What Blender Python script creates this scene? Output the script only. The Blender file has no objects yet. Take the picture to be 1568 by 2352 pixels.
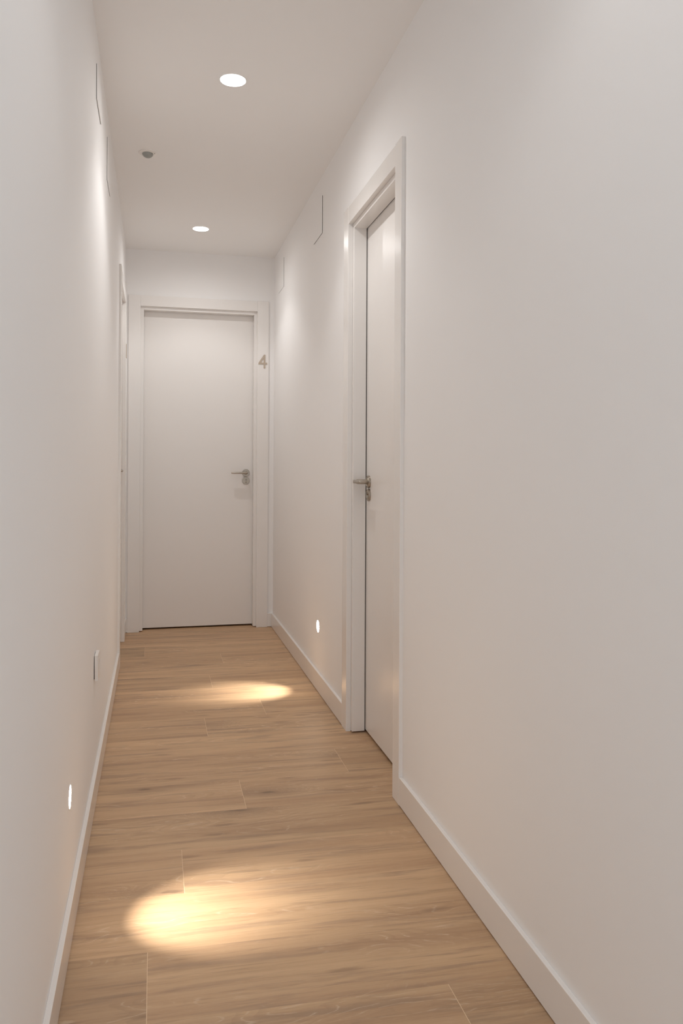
import bpy, bmesh, math, random
from mathutils import Vector, Matrix
random.seed(7)
scn = bpy.context.scene
COL = scn.collection

# ------------------------------------------------------------------ dimensions (metres)
W, H, D = 0.943, 2.4222, 5.1416        # corridor width, ceiling height, end wall
BACK = -0.9                            # where the corridor opens towards the bright hall
TH = 0.20                              # wall thickness
CAS = 0.012                            # casing stands proud of the wall
BB_T, BB_H = 0.0115, 0.089             # baseboard

# ------------------------------------------------------------------ materials
def new_mat(name):
    m = bpy.data.materials.new(name); m.use_nodes = True
    nt = m.node_tree; nt.nodes.clear()
    out = nt.nodes.new('ShaderNodeOutputMaterial')
    b = nt.nodes.new('ShaderNodeBsdfPrincipled')
    nt.links.new(b.outputs['BSDF'], out.inputs['Surface'])
    return m, nt, b

def N(nt, typ, **kw):
    n = nt.nodes.new(typ)
    for k, v in kw.items():
        setattr(n, k, v)
    return n

def plain(name, col, rough=0.5, metal=0.0, spec=0.5, bump=None, mottling=0.0):
    m, nt, b = new_mat(name)
    b.inputs['Base Color'].default_value = (*col, 1)
    b.inputs['Roughness'].default_value = rough
    b.inputs['Metallic'].default_value = metal
    b.inputs['Specular IOR Level'].default_value = spec
    tc = N(nt, 'ShaderNodeTexCoord')
    if mottling:
        nz = N(nt, 'ShaderNodeTexNoise'); nz.inputs['Scale'].default_value = 2.2; nz.inputs['Detail'].default_value = 4
        nt.links.new(tc.outputs['Object'], nz.inputs['Vector'])
        mx = N(nt, 'ShaderNodeMix', data_type='RGBA')
        mx.inputs['A'].default_value = (*[c * (1 - mottling) for c in col], 1)
        mx.inputs['B'].default_value = (*[min(1, c * (1 + mottling)) for c in col], 1)
        nt.links.new(nz.outputs['Fac'], mx.inputs['Factor'])
        nt.links.new(mx.outputs['Result'], b.inputs['Base Color'])
    if bump:
        sc, st, dist = bump
        nz = N(nt, 'ShaderNodeTexNoise'); nz.inputs['Scale'].default_value = sc; nz.inputs['Detail'].default_value = 3
        nt.links.new(tc.outputs['Object'], nz.inputs['Vector'])
        bp = N(nt, 'ShaderNodeBump'); bp.inputs['Strength'].default_value = st; bp.inputs['Distance'].default_value = dist
        nt.links.new(nz.outputs['Fac'], bp.inputs['Height'])
        nt.links.new(bp.outputs['Normal'], b.inputs['Normal'])
    return m

def emitter(name, col, strength):
    m, nt, b = new_mat(name)
    b.inputs['Base Color'].default_value = (0.9, 0.9, 0.9, 1)
    b.inputs['Emission Color'].default_value = (*col, 1)
    b.inputs['Emission Strength'].default_value = strength
    return m

M_WALL = plain('wall_paint', (0.870, 0.861, 0.856), 0.75, spec=0.25, bump=(420, 0.12, 0.0006), mottling=0.006)
M_CEIL = plain('ceiling_paint', (0.88, 0.874, 0.868), 0.8, spec=0.2, bump=(300, 0.06, 0.0005), mottling=0.006)
M_TRIM = plain('white_lacquer', (0.83, 0.806, 0.784), 0.22, spec=0.5, bump=(60, 0.02, 0.0004))
M_SKIRT = plain('skirting_lacquer', (0.83, 0.806, 0.784), 0.13, spec=0.5)
M_LEAF = plain('door_lacquer', (0.83, 0.806, 0.784), 0.30, spec=0.42, bump=(40, 0.015, 0.0004))
M_GASKET = plain('door_gasket', (0.05, 0.04, 0.035), 0.8)
M_STEEL = plain('satin_nickel', (0.44, 0.39, 0.33), 0.30, metal=1.0, bump=(900, 0.05, 0.0002))
M_DARKSTEEL = plain('dark_keyway', (0.06, 0.05, 0.045), 0.5, metal=0.6)
M_NUM = plain('beige_numeral', (0.50, 0.42, 0.34), 0.45, metal=0.15)
M_PLAST = plain('white_plastic', (0.83, 0.80, 0.77), 0.35)
M_LENS = plain('sensor_lens', (0.33, 0.34, 0.32), 0.35, bump=(500, 0.2, 0.0005))
M_LED = plain('indicator_window', (0.18, 0.15, 0.13), 0.4)
M_GAPSHADE = plain('painted_gap_shade', (0.075, 0.066, 0.058), 0.9)  # dark colour standing in for shade in narrow gaps and holes
M_JOINT = plain('plank_joint', (0.74, 0.56, 0.37), 0.5)
M_DOWN = emitter('lamp_diffuser', (1.0, 0.99, 0.97), 18.0)
M_STEP = emitter('step_lamp_lens', (1.0, 0.92, 0.78), 45.0)

def wood():
    m, nt, b = new_mat('oak_planks')
    L = nt.links.new
    uv = N(nt, 'ShaderNodeUVMap', uv_map='grain')
    tone = N(nt, 'ShaderNodeAttribute', attribute_name='tone')
    def mapped(sx, sy, loc=(0, 0, 0)):
        mp = N(nt, 'ShaderNodeMapping'); mp.inputs['Scale'].default_value = (sx, sy, 1); mp.inputs['Location'].default_value = loc
        L(uv.outputs['UV'], mp.inputs['Vector']); return mp.outputs['Vector']
    def noise(vec, scale=1.0, detail=4, rough=0.55, dist=0.0):
        n = N(nt, 'ShaderNodeTexNoise'); n.inputs['Scale'].default_value = scale; n.inputs['Detail'].default_value = detail
        n.inputs['Roughness'].default_value = rough; n.inputs['Distortion'].default_value = dist
        L(vec, n.inputs['Vector']); return n.outputs['Fac']
    def rng(val, a, bb, c=0.0, d=1.0, smooth=False):
        n = N(nt, 'ShaderNodeMapRange'); n.inputs['From Min'].default_value = a; n.inputs['From Max'].default_value = bb
        n.inputs['To Min'].default_value = c; n.inputs['To Max'].default_value = d
        if smooth: n.interpolation_type = 'SMOOTHSTEP'
        L(val, n.inputs['Value']); return n.outputs['Result']
    def math_(op, a, bb=None):
        n = N(nt, 'ShaderNodeMath', operation=op)
        for i, v in enumerate((a, bb)):
            if v is None: continue
            if isinstance(v, (int, float)): n.inputs[i].default_value = v
            else: L(v, n.inputs[i])
        return n.outputs[0]
    def mix(f, a, bb, blend='MIX'):
        n = N(nt, 'ShaderNodeMix', data_type='RGBA', blend_type=blend)
        for k, v in (('Factor', f), ('A', a), ('B', bb)):
            if isinstance(v, (int, float)): n.inputs[k].default_value = v
            elif isinstance(v, tuple): n.inputs[k].default_value = (*v, 1)
            else: L(v, n.inputs[k])
        return n.outputs['Result']
    # figure: growth-ring height field, stretched along the plank, swirled by knots
    warp = noise(mapped(1.5, 5.0), 1.0, 3, 0.5)
    sep = N(nt, 'ShaderNodeSeparateXYZ'); L(uv.outputs['UV'], sep.inputs[0])
    vor = N(nt, 'ShaderNodeTexVoronoi', feature='F1', voronoi_dimensions='2D'); vor.inputs['Scale'].default_value = 1.0; vor.inputs['Randomness'].default_value = 1.0
    L(mapped(1.55, 5.2), vor.inputs['Vector'])
    kd = vor.outputs['Distance']
    wob = noise(mapped(14, 60), 1.0, 4, 0.6)
    kd2 = math_('ADD', kd, math_('MULTIPLY', math_('SUBTRACT', wob, 0.5), 0.16))
    sepc = N(nt, 'ShaderNodeSeparateColor'); L(vor.outputs['Color'], sepc.inputs[0])
    has = math_('GREATER_THAN', sepc.outputs['Red'], 0.66)              # only some cells carry a knot
    knot_halo = math_('MULTIPLY', has, rng(kd2, 0.30, 0.03, 0, 1, True))
    knot_core = math_('MULTIPLY', has, rng(kd2, 0.060, 0.01, 0, 1, True))
    h = math_('ADD', math_('MULTIPLY', warp, 1.15), math_('MULTIPLY', knot_halo, 0.35))
    h = math_('ADD', h, math_('MULTIPLY', sep.outputs['Y'], 1.3))
    h = math_('ADD', h, math_('MULTIPLY', noise(mapped(9, 70), 1.0, 3, 0.6), 0.03))
    rings = math_('FRACT', math_('MULTIPLY', h, 17.0))
    line = rng(math_('ABSOLUTE', math_('SUBTRACT', rings, 0.5)), 0.0, 0.10, 1, 0, True)
    # streaks
    broad = noise(mapped(0.9, 13.0), 1.0, 3, 0.5, 0.3)
    mid = noise(mapped(2.2, 55.0), 1.0, 4, 0.6)
    fine = noise(mapped(9.0, 420.0), 1.0, 3, 0.6)
    pores = noise(mapped(38.0, 1000.0), 1.0, 2, 0.5)
    smoke = noise(mapped(2.3, 28.0, (13, 3, 0)), 1.0, 4, 0.6, 0.5)
    dash = noise(mapped(6.0, 150.0, (3, 23, 0)), 1.0, 3, 0.6, 0.3)
    base = mix(rng(broad, 0.34, 0.66), (0.460, 0.286, 0.162), (0.615, 0.408, 0.236))
    base = mix(rng(mid, 0.35, 0.72, 0, 0.30), base, (0.640, 0.440, 0.280))
    base = mix(rng(mid, 0.48, 0.24, 0, 0.38), base, (0.350, 0.220, 0.135))
    base = mix(rng(smoke, 0.50, 0.68, 0, 0.62, True), base, (0.325, 0.215, 0.140))
    base = mix(rng(dash, 0.56, 0.72, 0, 0.50, True), base, (0.310, 0.195, 0.118))
    base = mix(rng(fine, 0.44, 0.22, 0, 0.40), base, (0.345, 0.220, 0.138))
    base = mix(rng(pores, 0.60, 0.78, 0, 0.38), base, (0.74, 0.56, 0.39))
    # pale limed cathedral lines, only in patches
    patch = rng(noise(mapped(1.1, 7.5, (31, 17, 0)), 1.0, 2, 0.5), 0.50, 0.62, 0, 1, True)
    brk = rng(noise(mapped(26, 90, (5, 9, 0)), 1.0, 3, 0.6), 0.40, 0.58, 0, 1, True)
    lf = math_('MULTIPLY', math_('MULTIPLY', line, patch), math_('MULTIPLY', brk, 0.36))
    base = mix(lf, base, (0.80, 0.64, 0.48))
    dk = math_('MULTIPLY', rng(rings, 0.55, 0.98, 0, 1, True), math_('MULTIPLY', patch, 0.22))
    base = mix(dk, base, (0.33, 0.205, 0.12))
    # knots and small dark flecks
    v2 = N(nt, 'ShaderNodeTexVoronoi', feature='F1', voronoi_dimensions='2D'); v2.inputs['Scale'].default_value = 1.0
    L(mapped(2.9, 15.0, (7, 5, 0)), v2.inputs['Vector'])
    s2 = N(nt, 'ShaderNodeSeparateColor'); L(v2.outputs['Color'], s2.inputs[0])
    fd = math_('ADD', v2.outputs['Distance'], math_('MULTIPLY', math_('SUBTRACT', wob, 0.5), 0.22))
    fleck = math_('MULTIPLY', math_('GREATER_THAN', s2.outputs['Green'], 0.72), rng(fd, 0.17, 0.02, 0, 0.48, True))
    base = mix(fleck, base, (0.235, 0.145, 0.088))
    base = mix(math_('MULTIPLY', knot_halo, 0.50), base, (0.270, 0.175, 0.110))
    base = mix(math_('MULTIPLY', knot_core, 0.60), base, (0.150, 0.095, 0.06))
    # plank to plank tone
    tn = N(nt, 'ShaderNodeCombineColor')
    for i, k in enumerate(('Red', 'Green', 'Blue')): L(tone.outputs['Fac'], tn.inputs[k])
    base = mix(1.0, base, tn.outputs['Color'], 'MULTIPLY')
    L(base, b.inputs['Base Color'])
    L(rng(fine, 0.2, 0.8, 0.52, 0.40), b.inputs['Roughness'])
    b.inputs['Specular IOR Level'].default_value = 0.40
    bp = N(nt, 'ShaderNodeBump'); bp.inputs['Strength'].default_value = 0.12; bp.inputs['Distance'].default_value = 0.0006
    L(math_('ADD', fine, pores), bp.inputs['Height']); L(bp.outputs['Normal'], b.inputs['Normal'])
    return m
M_WOOD = wood()

# ------------------------------------------------------------------ mesh helpers
def bx(bm, x0, x1, y0, y1, z0, z1, bev=0.0, seg=2):
    r = bmesh.ops.create_cube(bm, size=1.0)
    vs = r['verts']
    bmesh.ops.scale(bm, vec=(x1 - x0, y1 - y0, z1 - z0), verts=vs)
    bmesh.ops.translate(bm, vec=((x0 + x1) / 2, (y0 + y1) / 2, (z0 + z1) / 2), verts=vs)
    if bev:
        es = list({e for v in vs for e in v.link_edges})
        bmesh.ops.bevel(bm, geom=es, offset=bev, segments=seg, profile=0.5, affect='EDGES')

def lathe(bm, prof, axis='Z', centre=(0, 0, 0), n=48, closed_ends=True):
    """prof: list of (radius, height). axis: direction of +height."""
    ax = {'Z': Matrix.Identity(3), '-Z': Matrix(((1, 0, 0), (0, -1, 0), (0, 0, -1))),
          'X': Matrix(((0, 0, 1), (0, 1, 0), (-1, 0, 0))), '-X': Matrix(((0, 0, -1), (0, 1, 0), (1, 0, 0))),
          '-Y': Matrix(((1, 0, 0), (0, 0, -1), (0, 1, 0)))}[axis]
    c = Vector(centre); rows = []
    for r, h in prof:
        if r < 1e-7:
            rows.append([bm.verts.new(c + ax @ Vector((0, 0, h)))])
        else:
            rows.append([bm.verts.new(c + ax @ Vector((r * math.cos(2 * math.pi * i / n), r * math.sin(2 * math.pi * i / n), h))) for i in range(n)])
    for a, b in zip(rows, rows[1:]):
        for i in range(n):
            j = (i + 1) % n
            if len(a) == 1 and len(b) == 1: continue
            if len(a) == 1: bm.faces.new((a[0], b[i], b[j]))
            elif len(b) == 1: bm.faces.new((a[i], b[0], a[j]))
            else: bm.faces.new((a[i], b[i], b[j], a[j]))

def extrude_poly(bm, pts, to3, depth):
    """pts in 2D; to3(u,v,w) -> world; depth along w"""
    a = [bm.verts.new(to3(u, v, 0)) for u, v in pts]
    b = [bm.verts.new(to3(u, v, depth)) for u, v in pts]
    bm.faces.new(a); bm.faces.new(list(reversed(b)))
    for i in range(len(pts)):
        j = (i + 1) % len(pts)
        bm.faces.new((a[i], b[i], b[j], a[j]))

def obj(name, bm, mat, parent=None, smooth=False):
    bmesh.ops.remove_doubles(bm, verts=bm.verts, dist=1e-7)
    bmesh.ops.recalc_face_normals(bm, faces=bm.faces)
    me = bpy.data.meshes.new(name); bm.to_mesh(me); bm.free()
    for mm in (mat if isinstance(mat, (list, tuple)) else [mat]): me.materials.append(mm)
    if smooth:
        for p in me.polygons: p.use_smooth = True
        try: me.set_sharp_from_angle(angle=math.radians(32))
        except Exception: pass
    o = bpy.data.objects.new(name, me); COL.objects.link(o)
    if parent is not None:
        o.parent = parent
        o.matrix_parent_inverse = Matrix.Translation(-parent.location)
    return o

def thing(name, loc, label, cat, group=None, kind=None):
    o = bpy.data.objects.new(name, None); COL.objects.link(o)
    o.location = loc; o.empty_display_size = 0.05
    tag(o, label, cat, group, kind)
    return o

def tag(o, label, cat, group=None, kind=None):
    o['label'] = label; o['category'] = cat
    if group: o['group'] = group
    if kind: o['kind'] = kind

def B(): return bmesh.new()

# ------------------------------------------------------------------ doors: measured openings
DR = dict(y0=2.352, i0=2.420, i1=3.050, y1=3.125, zi=2.027, zo=2.095)      # right door
DL = dict(y0=4.215, i0=4.285, i1=4.875, y1=4.948, zi=2.030, zo=2.098)      # left door
DE = dict(x0=0.0188, i0=0.0915, i1=0.8330, x1=0.9060, zi=2.065, zo=2.133)  # end door
REV = 0.020           # jamb reveal inside the casing
JD = 0.008            # jamb face sits this far behind the wall plane
LP = 0.063            # leaf face behind the wall plane
LT = 0.040
BLOCK_D = 0.150           # depth of the added, unseen panels that keep the door gaps dark

OP = 0.012            # rough opening in the masonry is a little larger than the casing
# ------------------------------------------------------------------ room shell
bm = B()
for (ya, yb) in ((BACK, DL['i0'] - OP), (DL['i1'] + OP, D + TH)): bx(bm, -TH, 0, ya, yb, -0.06, H + 0.06)
bx(bm, -TH, 0, DL['i0'] - OP, DL['i1'] + OP, DL['zi'] + OP, H + 0.06); bx(bm, -TH, -BLOCK_D, DL['i0'] - OP, DL['i1'] + OP, -0.06, DL['zi'] + OP)  # last box: added unseen panel, blocks world light behind the left leaf
o = obj('wall_left', bm, M_WALL); tag(o, 'white painted wall along the left side of the corridor', 'wall', kind='structure')
bm = B()
for (ya, yb) in ((BACK, DR['i0'] - OP), (DR['i1'] + OP, D + TH)): bx(bm, W, W + TH, ya, yb, -0.06, H + 0.06)
bx(bm, W, W + TH, DR['i0'] - OP, DR['i1'] + OP, DR['zi'] + OP, H + 0.06); bx(bm, W + BLOCK_D, W + TH, DR['i0'] - OP, DR['i1'] + OP, -0.06, DR['zi'] + OP)  # last box: unseen light blocker added behind the right leaf
o = obj('wall_right', bm, M_WALL); tag(o, 'white painted wall along the right side of the corridor', 'wall', kind='structure')
bm = B()
bx(bm, 0, DE['i0'] - OP, D, D + TH, -0.06, H + 0.06); bx(bm, DE['i1'] + OP, W, D, D + TH, -0.06, H + 0.06)
bx(bm, DE['i0'] - OP, DE['i1'] + OP, D, D + TH, DE['zi'] + OP, H + 0.06); bx(bm, DE['i0'] - OP, DE['i1'] + OP, D + BLOCK_D, D + TH, -0.06, DE['zi'] + OP)  # last box: unseen panel added behind the end leaf against stray light
o = obj('wall_back', bm, M_WALL); tag(o, 'white painted end wall around the closed door', 'wall', kind='structure')

# ceiling with round cut-outs for the downlights (ring of quads around each hole)
LIGHTS = [(0.447, 2.795), (0.435, 4.605), (0.455, 0.985)]
HR = 0.0465
def holed_sheet(bm, x0, x1, y0, y1, z, holes, r, n=48, half=0.10):
    cuts = sorted(holes, key=lambda p: p[1]); y = y0
    def quad(a, b, c, d):
        bm.faces.new([bm.verts.new((*p, z)) for p in (a, b, c, d)])
    for cx_, cy_ in cuts:
        quad((x0, y), (x1, y), (x1, cy_ - half), (x0, cy_ - half))
        quad((x0, cy_ - half), (cx_ - half, cy_ - half), (cx_ - half, cy_ + half), (x0, cy_ + half))
        quad((cx_ + half, cy_ - half), (x1, cy_ - half), (x1, cy_ + half), (cx_ + half, cy_ + half))
        pin, pout = [], []
        for i in range(n):
            t = 2 * math.pi * i / n + math.pi / 4; c, s = math.cos(t), math.sin(t)
            k = half / max(abs(c), abs(s))
            pin.append(bm.verts.new((cx_ + r * c, cy_ + r * s, z))); pout.append(bm.verts.new((cx_ + k * c, cy_ + k * s, z)))
        for i in range(n):
            j = (i + 1) % n; bm.faces.new((pin[i], pin[j], pout[j], pout[i]))
        y = cy_ + half
    quad((x0, y), (x1, y), (x1, y1), (x0, y1))
bm = B(); holed_sheet(bm, 0, W, BACK, D, H, LIGHTS, HR)
bx(bm, 0, W, BACK, D, H + 0.075, H + 0.12)
for (xa, xb, ya, yb) in ((0, W, BACK, BACK + .02),): bx(bm, xa, xb, ya, yb, H, H + .075)
o = obj('ceiling', bm, M_CEIL); tag(o, 'plain white plaster ceiling of the corridor', 'ceiling', kind='structure')

# floor: every plank its own quad in one mesh, short joints as pale slivers
def build_floor():
    bm = B(); uvl = bm.loops.layers.uv.new('grain'); tl = bm.loops.layers.float_color.new('tone')
    RW, Y0, TILT = 0.2262, 1.530, -0.030
    X0, X1 = -BLOCK_D - .02, W + BLOCK_D + .02
    joints = {-1: [.776], 0: [.175], 1: [], 2: [.262], 3: [], 4: [.466], 5: [.844], 6: [], 7: [.392], 8: [.652], 9: [], 10: [.457], 11: [], 12: [.547], 13: [.134], 14: [], 15: [], 16: []}
    tones = {13: [.80, 1.03], 0: [.86, 1.0], -1: [.96, .90], 5: [1.0, .93], 3: [.93], 6: [1.02], 4: [1.03, 1.0], 8: [1.0, .95], 7: [.98, .97], 2: [1.0, 1.05], 1: [1.03], 9: [1.06], 10: [.95, 1.0], 11: [1.03], 12: [1.0, 1.03], 14: [1.06], 15: [1.02], 16: [.95]}
    rnd = random.Random(21)
    yl = lambda k, x: Y0 + RW * k + TILT * (x - .45)
    for k in range(-15, 17):
        js = joints.get(k) if k in joints else ([rnd.uniform(0.1, .85)] if rnd.random() < .7 else [])
        xs = [X0] + js + [X1]
        for i in range(len(xs) - 1):
            a, b = xs[i], xs[i + 1]
            ga = a + (.0006 if i else 0); gb = b - (.0006 if i < len(xs) - 2 else 0)
            y0a, y0b, y1a, y1b = yl(k, ga), yl(k, gb), yl(k + 1, ga), yl(k + 1, gb)
            f = bm.faces.new([bm.verts.new(p) for p in ((ga, y0a, 0), (gb, y0b, 0), (gb, y1b, 0), (ga, y1a, 0))])
            ou, ov = rnd.uniform(0, 40), rnd.uniform(0, 40)
            t = tones.get(k, [rnd.uniform(.9, 1.06)] * 3)[i]
            for lp in f.loops:
                c = lp.vert.co
                lp[uvl].uv = (c.x + ou, (c.y - yl(k, c.x)) + ov); lp[tl] = (t, t, t, 1)
            if i < len(xs) - 2:
                g = bm.faces.new([bm.verts.new(p) for p in ((b - .0006, yl(k, b), 0), (b + .0006, yl(k, b), 0), (b + .0006, yl(k + 1, b), 0), (b - .0006, yl(k + 1, b), 0))])
                g.material_index = 1
    me = bpy.data.meshes.new('floor')
    for f in bm.faces: f.normal_update()
    bm.to_mesh(me); bm.free()
    me.materials.append(M_WOOD); me.materials.append(M_JOINT)
    o = bpy.data.objects.new('floor', me); COL.objects.link(o)
    return o
o = build_floor(); tag(o, 'light brown oak plank floor laid across the corridor', 'floor', kind='structure')

# baseboards: front slightly eased at the top edge, small shadow gap under them
def skirting(name, x0, x1, y0, y1, label):
    bm = B(); bx(bm, x0, x1, y0, y1, 0.0025, BB_H, 0.0012, 2)
    o = obj(name, bm, M_SKIRT); tag(o, label, 'baseboard', kind='structure'); return o
skirting('baseboard_left', 0, BB_T, BACK, DL['y0'], 'long white baseboard along the foot of the left wall')
skirting('baseboard_left.001', 0, BB_T, DL['y1'], D, 'short white baseboard piece between left door casing and end wall')
skirting('baseboard_right', W - BB_T, W, BACK, DR['y0'], 'long white baseboard at right, in front of the right door')
skirting('baseboard_right.001', W - BB_T, W, DR['y1'], D, 'white baseboard on the right wall between right door and end wall')
skirting('baseboard_back', DE['x1'], W - BB_T, D - BB_T, D, 'tiny white baseboard piece right of the end door casing')
skirting('baseboard_back.001', BB_T, DE['x0'], D - BB_T, D, 'tiny white baseboard sliver left of the end door casing')

# ------------------------------------------------------------------ door furniture (built in local frame: u across, w out of the leaf, z up)
def to_frame(org, uvec, wvec):
    u, w, z = Vector(uvec), Vector(wvec), Vector((0, 0, 1)); o_ = Vector(org)
    return lambda a, b, c: o_ + u * a + w * b + z * c
def map_bm(bm, fr):
    for v in bm.verts: v.co = fr(v.co.x, v.co.y, v.co.z)

def handle_set(door, org, uvec, wvec, direction):
    """org on the leaf face at spindle height; lever runs along direction*u"""
    fr = to_frame(org, uvec, wvec)
    R = 0.0245
    prof = [(0, 0), (R, 0), (R, .0075), (R - .0012, .009), (R - .005, .009), (R - .0054, .0082), (R - .0068, .0082), (R - .0072, .009), (.0115, .009), (0, .009)]
    bm = B(); lathe(bm, [(r, h) for r, h in prof], 'Z', n=56)
    for v in bm.verts: v.co = fr(v.co.x, v.co.z, v.co.y)
    rose = obj('door_handle', bm, M_STEEL, door, True); rose['label'] = 'satin nickel handle rosette'
    # neck + flat blade lever
    bm = B()
    lathe(bm, [(.0112, .008), (.0112, .012), (.0095, .0128), (.0095, .046), (.0092, .050), (.0075, .0535), (0, .055)], 'Z', n=36)
    for v in bm.verts: v.co = Vector((v.co.x, v.co.z, v.co.y))
    b2 = B(); bx(b2, -.006, .100, .041, .066, -.0055, .0055, .0042, 4)
    for v in b2.verts:
        t = min(1, max(0, (v.co.x) / .035)); v.co.z *= (1.25 - .25 * t)
        v.co.x *= direction
    me = bpy.data.meshes.new('tmp'); b2.to_mesh(me); b2.free(); bm.from_mesh(me); bpy.data.meshes.remove(me)
    map_bm(bm, fr)
    obj('lever', bm, M_STEEL, rose, True).matrix_parent_inverse = Matrix.Identity(4)
    # key rosette
    bm = B(); lathe(bm, [(0, 0), (R, 0), (R, .0062), (R - .0012, .0075), (R - .005, .0075), (R - .0054, .0068), (R - .0068, .0068), (R - .0072, .0075), (0, .0075)], 'Z', n=56)
    for v in bm.verts: v.co = fr(v.co.x, v.co.z, v.co.y - .0518)
    key = obj('lock_rosette', bm, M_STEEL, door, True)
    bm = B(); lathe(bm, [(0, .004), (.0088, .004), (.0088, .0115), (.008, .0122), (0, .0122)], 'Z', n=32)
    for v in bm.verts: v.co = Vector((v.co.x, v.co.z, v.co.y + .0065))
    bx(bm, -.0048, .0048, .004, .0112, -.0165, .003, .0015, 2)
    for v in bm.verts: v.co.z -= .0518
    map_bm(bm, fr); cyl = obj('lock_cylinder', bm, M_STEEL, key, True); cyl.matrix_parent_inverse = Matrix.Identity(4)
    bm = B(); bx(bm, -.0013, .0013, .0118, .0128, .0015, .0125)
    bx(bm, -.0028, .0028, .0118, .0127, .0052, .008)
    for v in bm.verts: v.co.z -= .0518
    map_bm(bm, fr); kw = obj('keyway', bm, M_DARKSTEEL, key); kw.matrix_parent_inverse = Matrix.Identity(4); kw['label'] = 'dark key slot'

def door(name, label, a0, i0, i1, a1, zi, zo, fr, handle_u, direction, zh):
    """fr(u, w, z): u along the wall, w into the corridor from the wall plane."""
    base = fr((i0 + i1) / 2, 0, 0)
    d = thing(name, base, label, 'door', kind='structure')
    def part(pname, boxes, mat, bev=0.0015, parent=d):
        bm = B()
        for (u0, u1, w0, w1, z0, z1) in boxes: bx(bm, u0, u1, w0, w1, z0, z1, bev, 2)
        map_bm(bm, fr)
        return obj(pname, bm, mat, parent)
    part('casing', [(a0, i0, -JD, CAS, 0, zo)], M_TRIM)
    part('casing', [(i1, a1, -JD, CAS, 0, zo)], M_TRIM)
    part('head_casing', [(i0, i1, -JD, CAS - .0012, zi, zo - .0015)], M_TRIM)
    j0, j1, jz = i0 + REV, i1 - REV, zi - REV
    bk = -LP + .0035
    part('jamb', [(i0 - .004, j0, bk, -JD, .005, zi + .004), (j1, i1 + .004, bk, -JD, .005, zi + .004), (j0, j1, bk, -JD, jz, zi + .004)], M_TRIM, .001)
    part('gasket', [(i0 + .004, j0 - .003, -LP, bk, .005, zi), (j1 + .003, i1 - .004, -LP, bk, .005, zi), (j0, j1, -LP, bk, jz + .003, zi - .004)], M_GASKET, 0)
    part('door_leaf', [(i0 + .006, i1 - .006, -LP - LT, -LP, .011, zi - .006)], M_LEAF, .0012)
    o = fr(handle_u, -LP, zh); u = fr(1, 0, 0) - fr(0, 0, 0); w = fr(0, 1, 0) - fr(0, 0, 0)
    handle_set(d, o, u, w, direction)
    return d

fr_end = lambda u, w, z: Vector((u, D - w, z))
fr_right = lambda u, w, z: Vector((W - w, u, z))
fr_left = lambda u, w, z: Vector((w, u, z))
door('door_1', 'closed white flush door on the end wall facing the viewer', DE['x0'], DE['i0'], DE['i1'], DE['x1'], DE['zi'], DE['zo'], fr_end, .769, -1, 1.0094)
door('door_2', 'closed white flush door set in the right wall', DR['y0'], DR['i0'], DR['i1'], DR['y1'], DR['zi'], DR['zo'], fr_right, 2.988, -1, .9985)
door('door_3', 'white door in the left wall seen edge-on beside the end wall', DL['y0'], DL['i0'], DL['i1'], DL['y1'], DL['zi'], DL['zo'], fr_left, 4.812, -1, 1.024)

# ------------------------------------------------------------------ numeral 4 on the end door casing
def numeral_four():
    outer = [(-.0285, -.0195), (.0055, -.0195), (.0055, -.0445), (.0165, -.0445), (.0165, -.0195), (.0285, -.0195), (.0285, -.0080), (.0165, -.0080), (.0165, .0445), (.0075, .0445), (-.0285, -.0100)]
    inner = [(-.0138, -.0080), (.0055, -.0080), (.0055, .0190)]
    bm = B()
    y0, y1 = D - CAS, D - CAS - .0035
    C0 = Vector((.8675, 0, 1.7395))
    for y in (y0, y1):
        vo = [bm.verts.new((C0.x + u, y, C0.z + v)) for u, v in outer]; vi = [bm.verts.new((C0.x + u, y, C0.z + v)) for u, v in inner]
        es = [bm.edges.new((vo[i], vo[(i + 1) % len(vo)])) for i in range(len(vo))] + [bm.edges.new((vi[i], vi[(i + 1) % 3])) for i in range(3)]
        bmesh.ops.triangle_fill(bm, edges=es, use_beauty=True)
        if y == y0: po, pi = vo, vi
        else:
            for a, b in ((po, vo), (pi, vi)):
                for i in range(len(a)):
                    j = (i + 1) % len(a); bm.faces.new((a[i], a[j], b[j], b[i]))
    o = obj('door_number', bm, M_NUM); tag(o, 'flat beige metal numeral 4 on the right casing of the end door', 'door number', 'door numbers')
numeral_four()
bm = B(); bx(bm, CAS, CAS + .0035, 4.906, 4.917, 1.702, 1.787, .0006, 1)
o = obj('door_number', bm, M_NUM); tag(o, 'thin beige metal door number seen edge-on on the left door casing', 'door number', 'door numbers')

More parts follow.
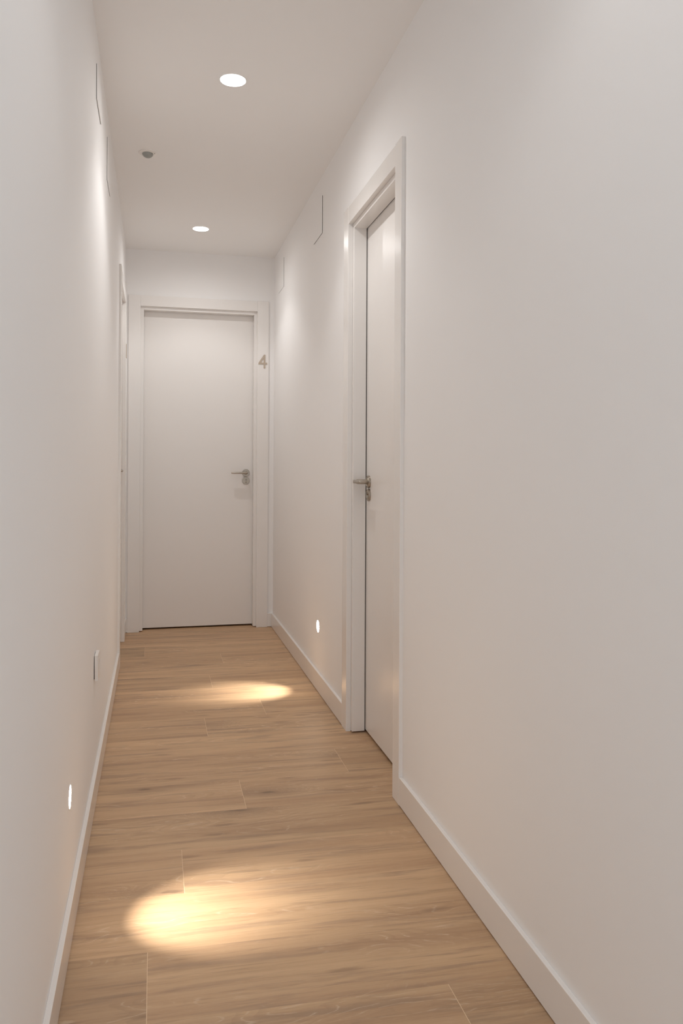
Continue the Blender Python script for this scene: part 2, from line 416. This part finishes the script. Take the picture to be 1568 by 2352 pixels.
# ------------------------------------------------------------------ ceiling downlights
def downlight(x, y, label, power, col=(1.0, .988, .972)):
    t = thing('recessed_downlight', (x, y, H), label, 'ceiling light', 'recessed ceiling downlights')
    bm = B(); lathe(bm, [(HR - .0015, .012), (HR - .0015, -.0004), (HR + .001, -.0012), (HR + .004, -.0006), (HR + .0045, .0)], 'Z', (x, y, H), 64)
    obj('trim_ring', bm, M_CEIL, t, True)
    bm = B(); lathe(bm, [(HR - .0016, .0005), (HR - .006, .018), (HR - .010, .028)], 'Z', (x, y, H), 64)
    obj('reflector', bm, M_PLAST, t, True)
    bm = B(); lathe(bm, [(HR - .0025, .007), (.032, .0045), (.018, .0030), (0, .0024)], 'Z', (x, y, H), 64)
    obj('diffuser', bm, M_DOWN, t, True)['label'] = 'glowing white diffuser'
    for share, ang, blend, dz in ((.40, 116, .42, -.022), (.50, 172, 1.0, -.020)):      # reflector beam and the lamp's wide spill
        L = bpy.data.lights.new('downlight_bulb', 'SPOT'); L.energy = power * share; L.color = col
        L.spot_size = math.radians(ang); L.spot_blend = blend; L.shadow_soft_size = .016
        lo = bpy.data.objects.new('bulb', L); COL.objects.link(lo); lo.parent = t; lo.location = (0, 0, dz)
    return t
PW = 13.0
downlight(*LIGHTS[0], 'large round glowing recessed ceiling downlight, nearest the viewer', PW)
downlight(*LIGHTS[1], 'smaller looking round recessed ceiling downlight in front of the end door', PW * .88)
downlight(*LIGHTS[2], 'recessed ceiling downlight above the viewer, outside the top of the picture', PW * .32, (1.0, .99, .985))

# ceiling presence sensor
t = thing('motion_sensor', (.1475, 3.535, H), 'small round ceiling sensor with a grey dome, left between the downlights', 'sensor')
bm = B(); lathe(bm, [(.0390, .0), (.0390, -.0028), (.0380, -.0034), (.026, -.0042), (.0235, -.0042), (.0235, .0)], 'Z', (.1475, 3.535, H), 56)
obj('flange', bm, M_PLAST, t, True)
bm = B(); n = 12; R0, hh = .0235, .0185
lathe(bm, [(R0 * math.cos(math.pi / 2 * i / n), -.0035 - hh * math.sin(math.pi / 2 * i / n)) for i in range(n)] + [(0, -.0035 - hh)], 'Z', (.1475, 3.535, H), 48)
obj('lens_dome', bm, M_LENS, t, True)['label'] = 'grey faceted lens dome'
bm = B(); bx(bm, .1475 + .0285, .1475 + .0305, 3.535 - .014, 3.535 - .004, H - .0045, H - .003)
obj('indicator', bm, M_LED, t)['label'] = 'small dark indicator slot'

# ------------------------------------------------------------------ step lights low in the walls
def step_light(wall, y, z, r, label, power):
    s = 1 if wall == 'left' else -1; x = 0 if wall == 'left' else W
    ax = 'X' if s > 0 else '-X'
    t = thing('step_light', (x, y, z), label, 'wall light', 'low step lights in the walls')
    bm = B(); lathe(bm, [(r + .0015, 0), (r + .0013, .0008), (r - .0004, .0012), (r - .0008, .0002)], ax, (x, y, z), 48)
    obj('trim_ring', bm, M_PLAST, t, True)
    bm = B(); lathe(bm, [(r - .0006, .0), (r - .0008, .0006), (r * .7, .0012), (0, .0014)], ax, (x, y, z), 48)
    obj('lens', bm, M_STEP, t, True)['label'] = 'glowing warm white lens'
    L = bpy.data.lights.new('step_bulb', 'SPOT'); L.energy = power; L.color = (1.0, .95, .86)
    L.spot_size = math.radians(55); L.spot_blend = 1.0; L.shadow_soft_size = .006
    lo = bpy.data.objects.new('bulb', L); COL.objects.link(lo); lo.parent = t; lo.location = (s * .014, 0, 0)
    d = Vector((s * math.sin(math.radians(45)), .03, -math.cos(math.radians(45))))
    lo.rotation_euler = d.to_track_quat('-Z', 'Y').to_euler()
step_light('left', 1.887, .3045, .0262, 'slim glowing round step light low on the left wall', 15.0)
step_light('right', 3.665, .2965, .0290, 'glowing round step light low on the right wall beyond the door', 15.0)

# ------------------------------------------------------------------ flush cover plates high on the walls
def cover(wall, y0, y1, z0, z1, gap, thick, label):
    s = 1 if wall == 'left' else -1; x = 0 if wall == 'left' else W
    t = thing('vent_cover', (x, (y0 + y1) / 2, z0), label, 'vent cover', 'flush vent covers high on the walls')
    def slab(a, b, ya, yb, za, zb, bev): 
        bm = B(); xa, xb = sorted((x + s * a, x + s * b)); bx(bm, xa, xb, ya, yb, za, zb, bev, 1); return bm
    obj('gap_shade_slab', slab(0, gap, y0 + .0012, y1 - .003, z0 + .0012, z1 - .003, 0), M_GAPSHADE, t)['label'] = 'dark slab painting the shade of the gap behind the plate'  # the gap's shade is put into the slab colour
    obj('plate', slab(gap, gap + thick, y0, y1, z0, z1, .0003), M_WALL, t)
cover('right', 3.603, 3.809, 2.150, 2.3285, .0022, .0010, 'square flush white vent cover on right wall, beside the right door head')
cover('right', 4.742, 4.949, 2.149, 2.3305, .0014, .0008, 'square flush white vent cover on right wall, close to the end wall')
cover('left', 2.581, 2.777, 2.2105, 2.3245, .0014, .0026, 'flush white vent cover on left wall, nearest the viewer and ceiling edge')
cover('left', 3.145, 3.345, 2.154, 2.3230, .0013, .0010, 'flush white vent cover on left wall, the farther of two there')

# ------------------------------------------------------------------ wall socket on the left
t = thing('wall_socket', (0, 2.645, .415), 'white square wall socket low on the left wall', 'socket')
ys, zs, hw = 2.645, .4155, .0405
bm = B(); bx(bm, .0016, .0125, ys - hw, ys + hw, zs - hw, zs + hw, .0018, 3)
for v in bm.verts: v.co.x += (zs + hw - v.co.z) * .012
obj('frame', bm, M_PLAST, t)
bm = B()
lathe(bm, [(.0265, .0125), (.0255, .0136), (.0205, .0138), (.0195, .0080), (0, .0078)], 'X', (0, ys, zs), 40)
obj('socket_insert', bm, M_PLAST, t, True)
for dy in (-.0095, .0095):
    bm = B(); lathe(bm, [(.0024, .0079), (.0024, .0082), (0, .0082)], 'X', (0, ys + dy, zs), 16); obj('pin_hole', bm, M_GAPSHADE, t)
bm = B(); bx(bm, 0, .0018, ys - .034, ys + .034, zs - .036, zs + .036); obj('frame_gap_shade', bm, M_GAPSHADE, t)  # dark slab paints the shade between frame and wall

# ------------------------------------------------------------------ daylight from the open hall behind the viewer
w = bpy.data.worlds.new('hall_daylight'); scn.world = w; w.use_nodes = True
bg = w.node_tree.nodes['Background']; bg.inputs['Color'].default_value = (.80, .91, 1.0, 1); bg.inputs['Strength'].default_value = 1.35

# ------------------------------------------------------------------ camera
f_px, sx_px, sy_px = 1806.73, 0.0, 110.21
yaw, pit, rol = 0.2324, 0.00126, -0.00479
def rows():
    c, s = math.cos(yaw), math.sin(yaw); A = Matrix(((c, -s, 0), (s, c, 0), (0, 0, 1)))
    c, s = math.cos(pit), math.sin(pit); Bm = Matrix(((1, 0, 0), (0, c, s), (0, -s, c)))
    c, s = math.cos(rol), math.sin(rol); Cm = Matrix(((c, 0, -s), (0, 1, 0), (s, 0, c)))
    return Cm @ Bm @ A
R3 = rows(); right, fwd, up = R3[0], R3[1], R3[2]
cam = bpy.data.cameras.new('camera'); co = bpy.data.objects.new('camera', cam); COL.objects.link(co)
mw = Matrix((( right[0], up[0], -fwd[0], .18606), (right[1], up[1], -fwd[1], 0), (right[2], up[2], -fwd[2], 1.06388), (0, 0, 0, 1)))
co.matrix_world = mw
cam.sensor_fit = 'VERTICAL'; cam.sensor_height = 36; cam.sensor_width = 24
cam.lens = f_px * 36 / 2352; cam.shift_x = -sx_px / 2352; cam.shift_y = -sy_px / 2352
cam.clip_start = .01
scn.camera = co

scn.view_settings.view_transform = 'Standard'; scn.view_settings.look = 'None'
scn.view_settings.gamma = 1; scn.view_settings.exposure = 0.55; scn.view_settings.use_curve_mapping = False
c = scn.cycles
c.max_bounces = 16; c.diffuse_bounces = 12; c.glossy_bounces = 6; c.sample_clamp_indirect = 6
c.use_denoising = True
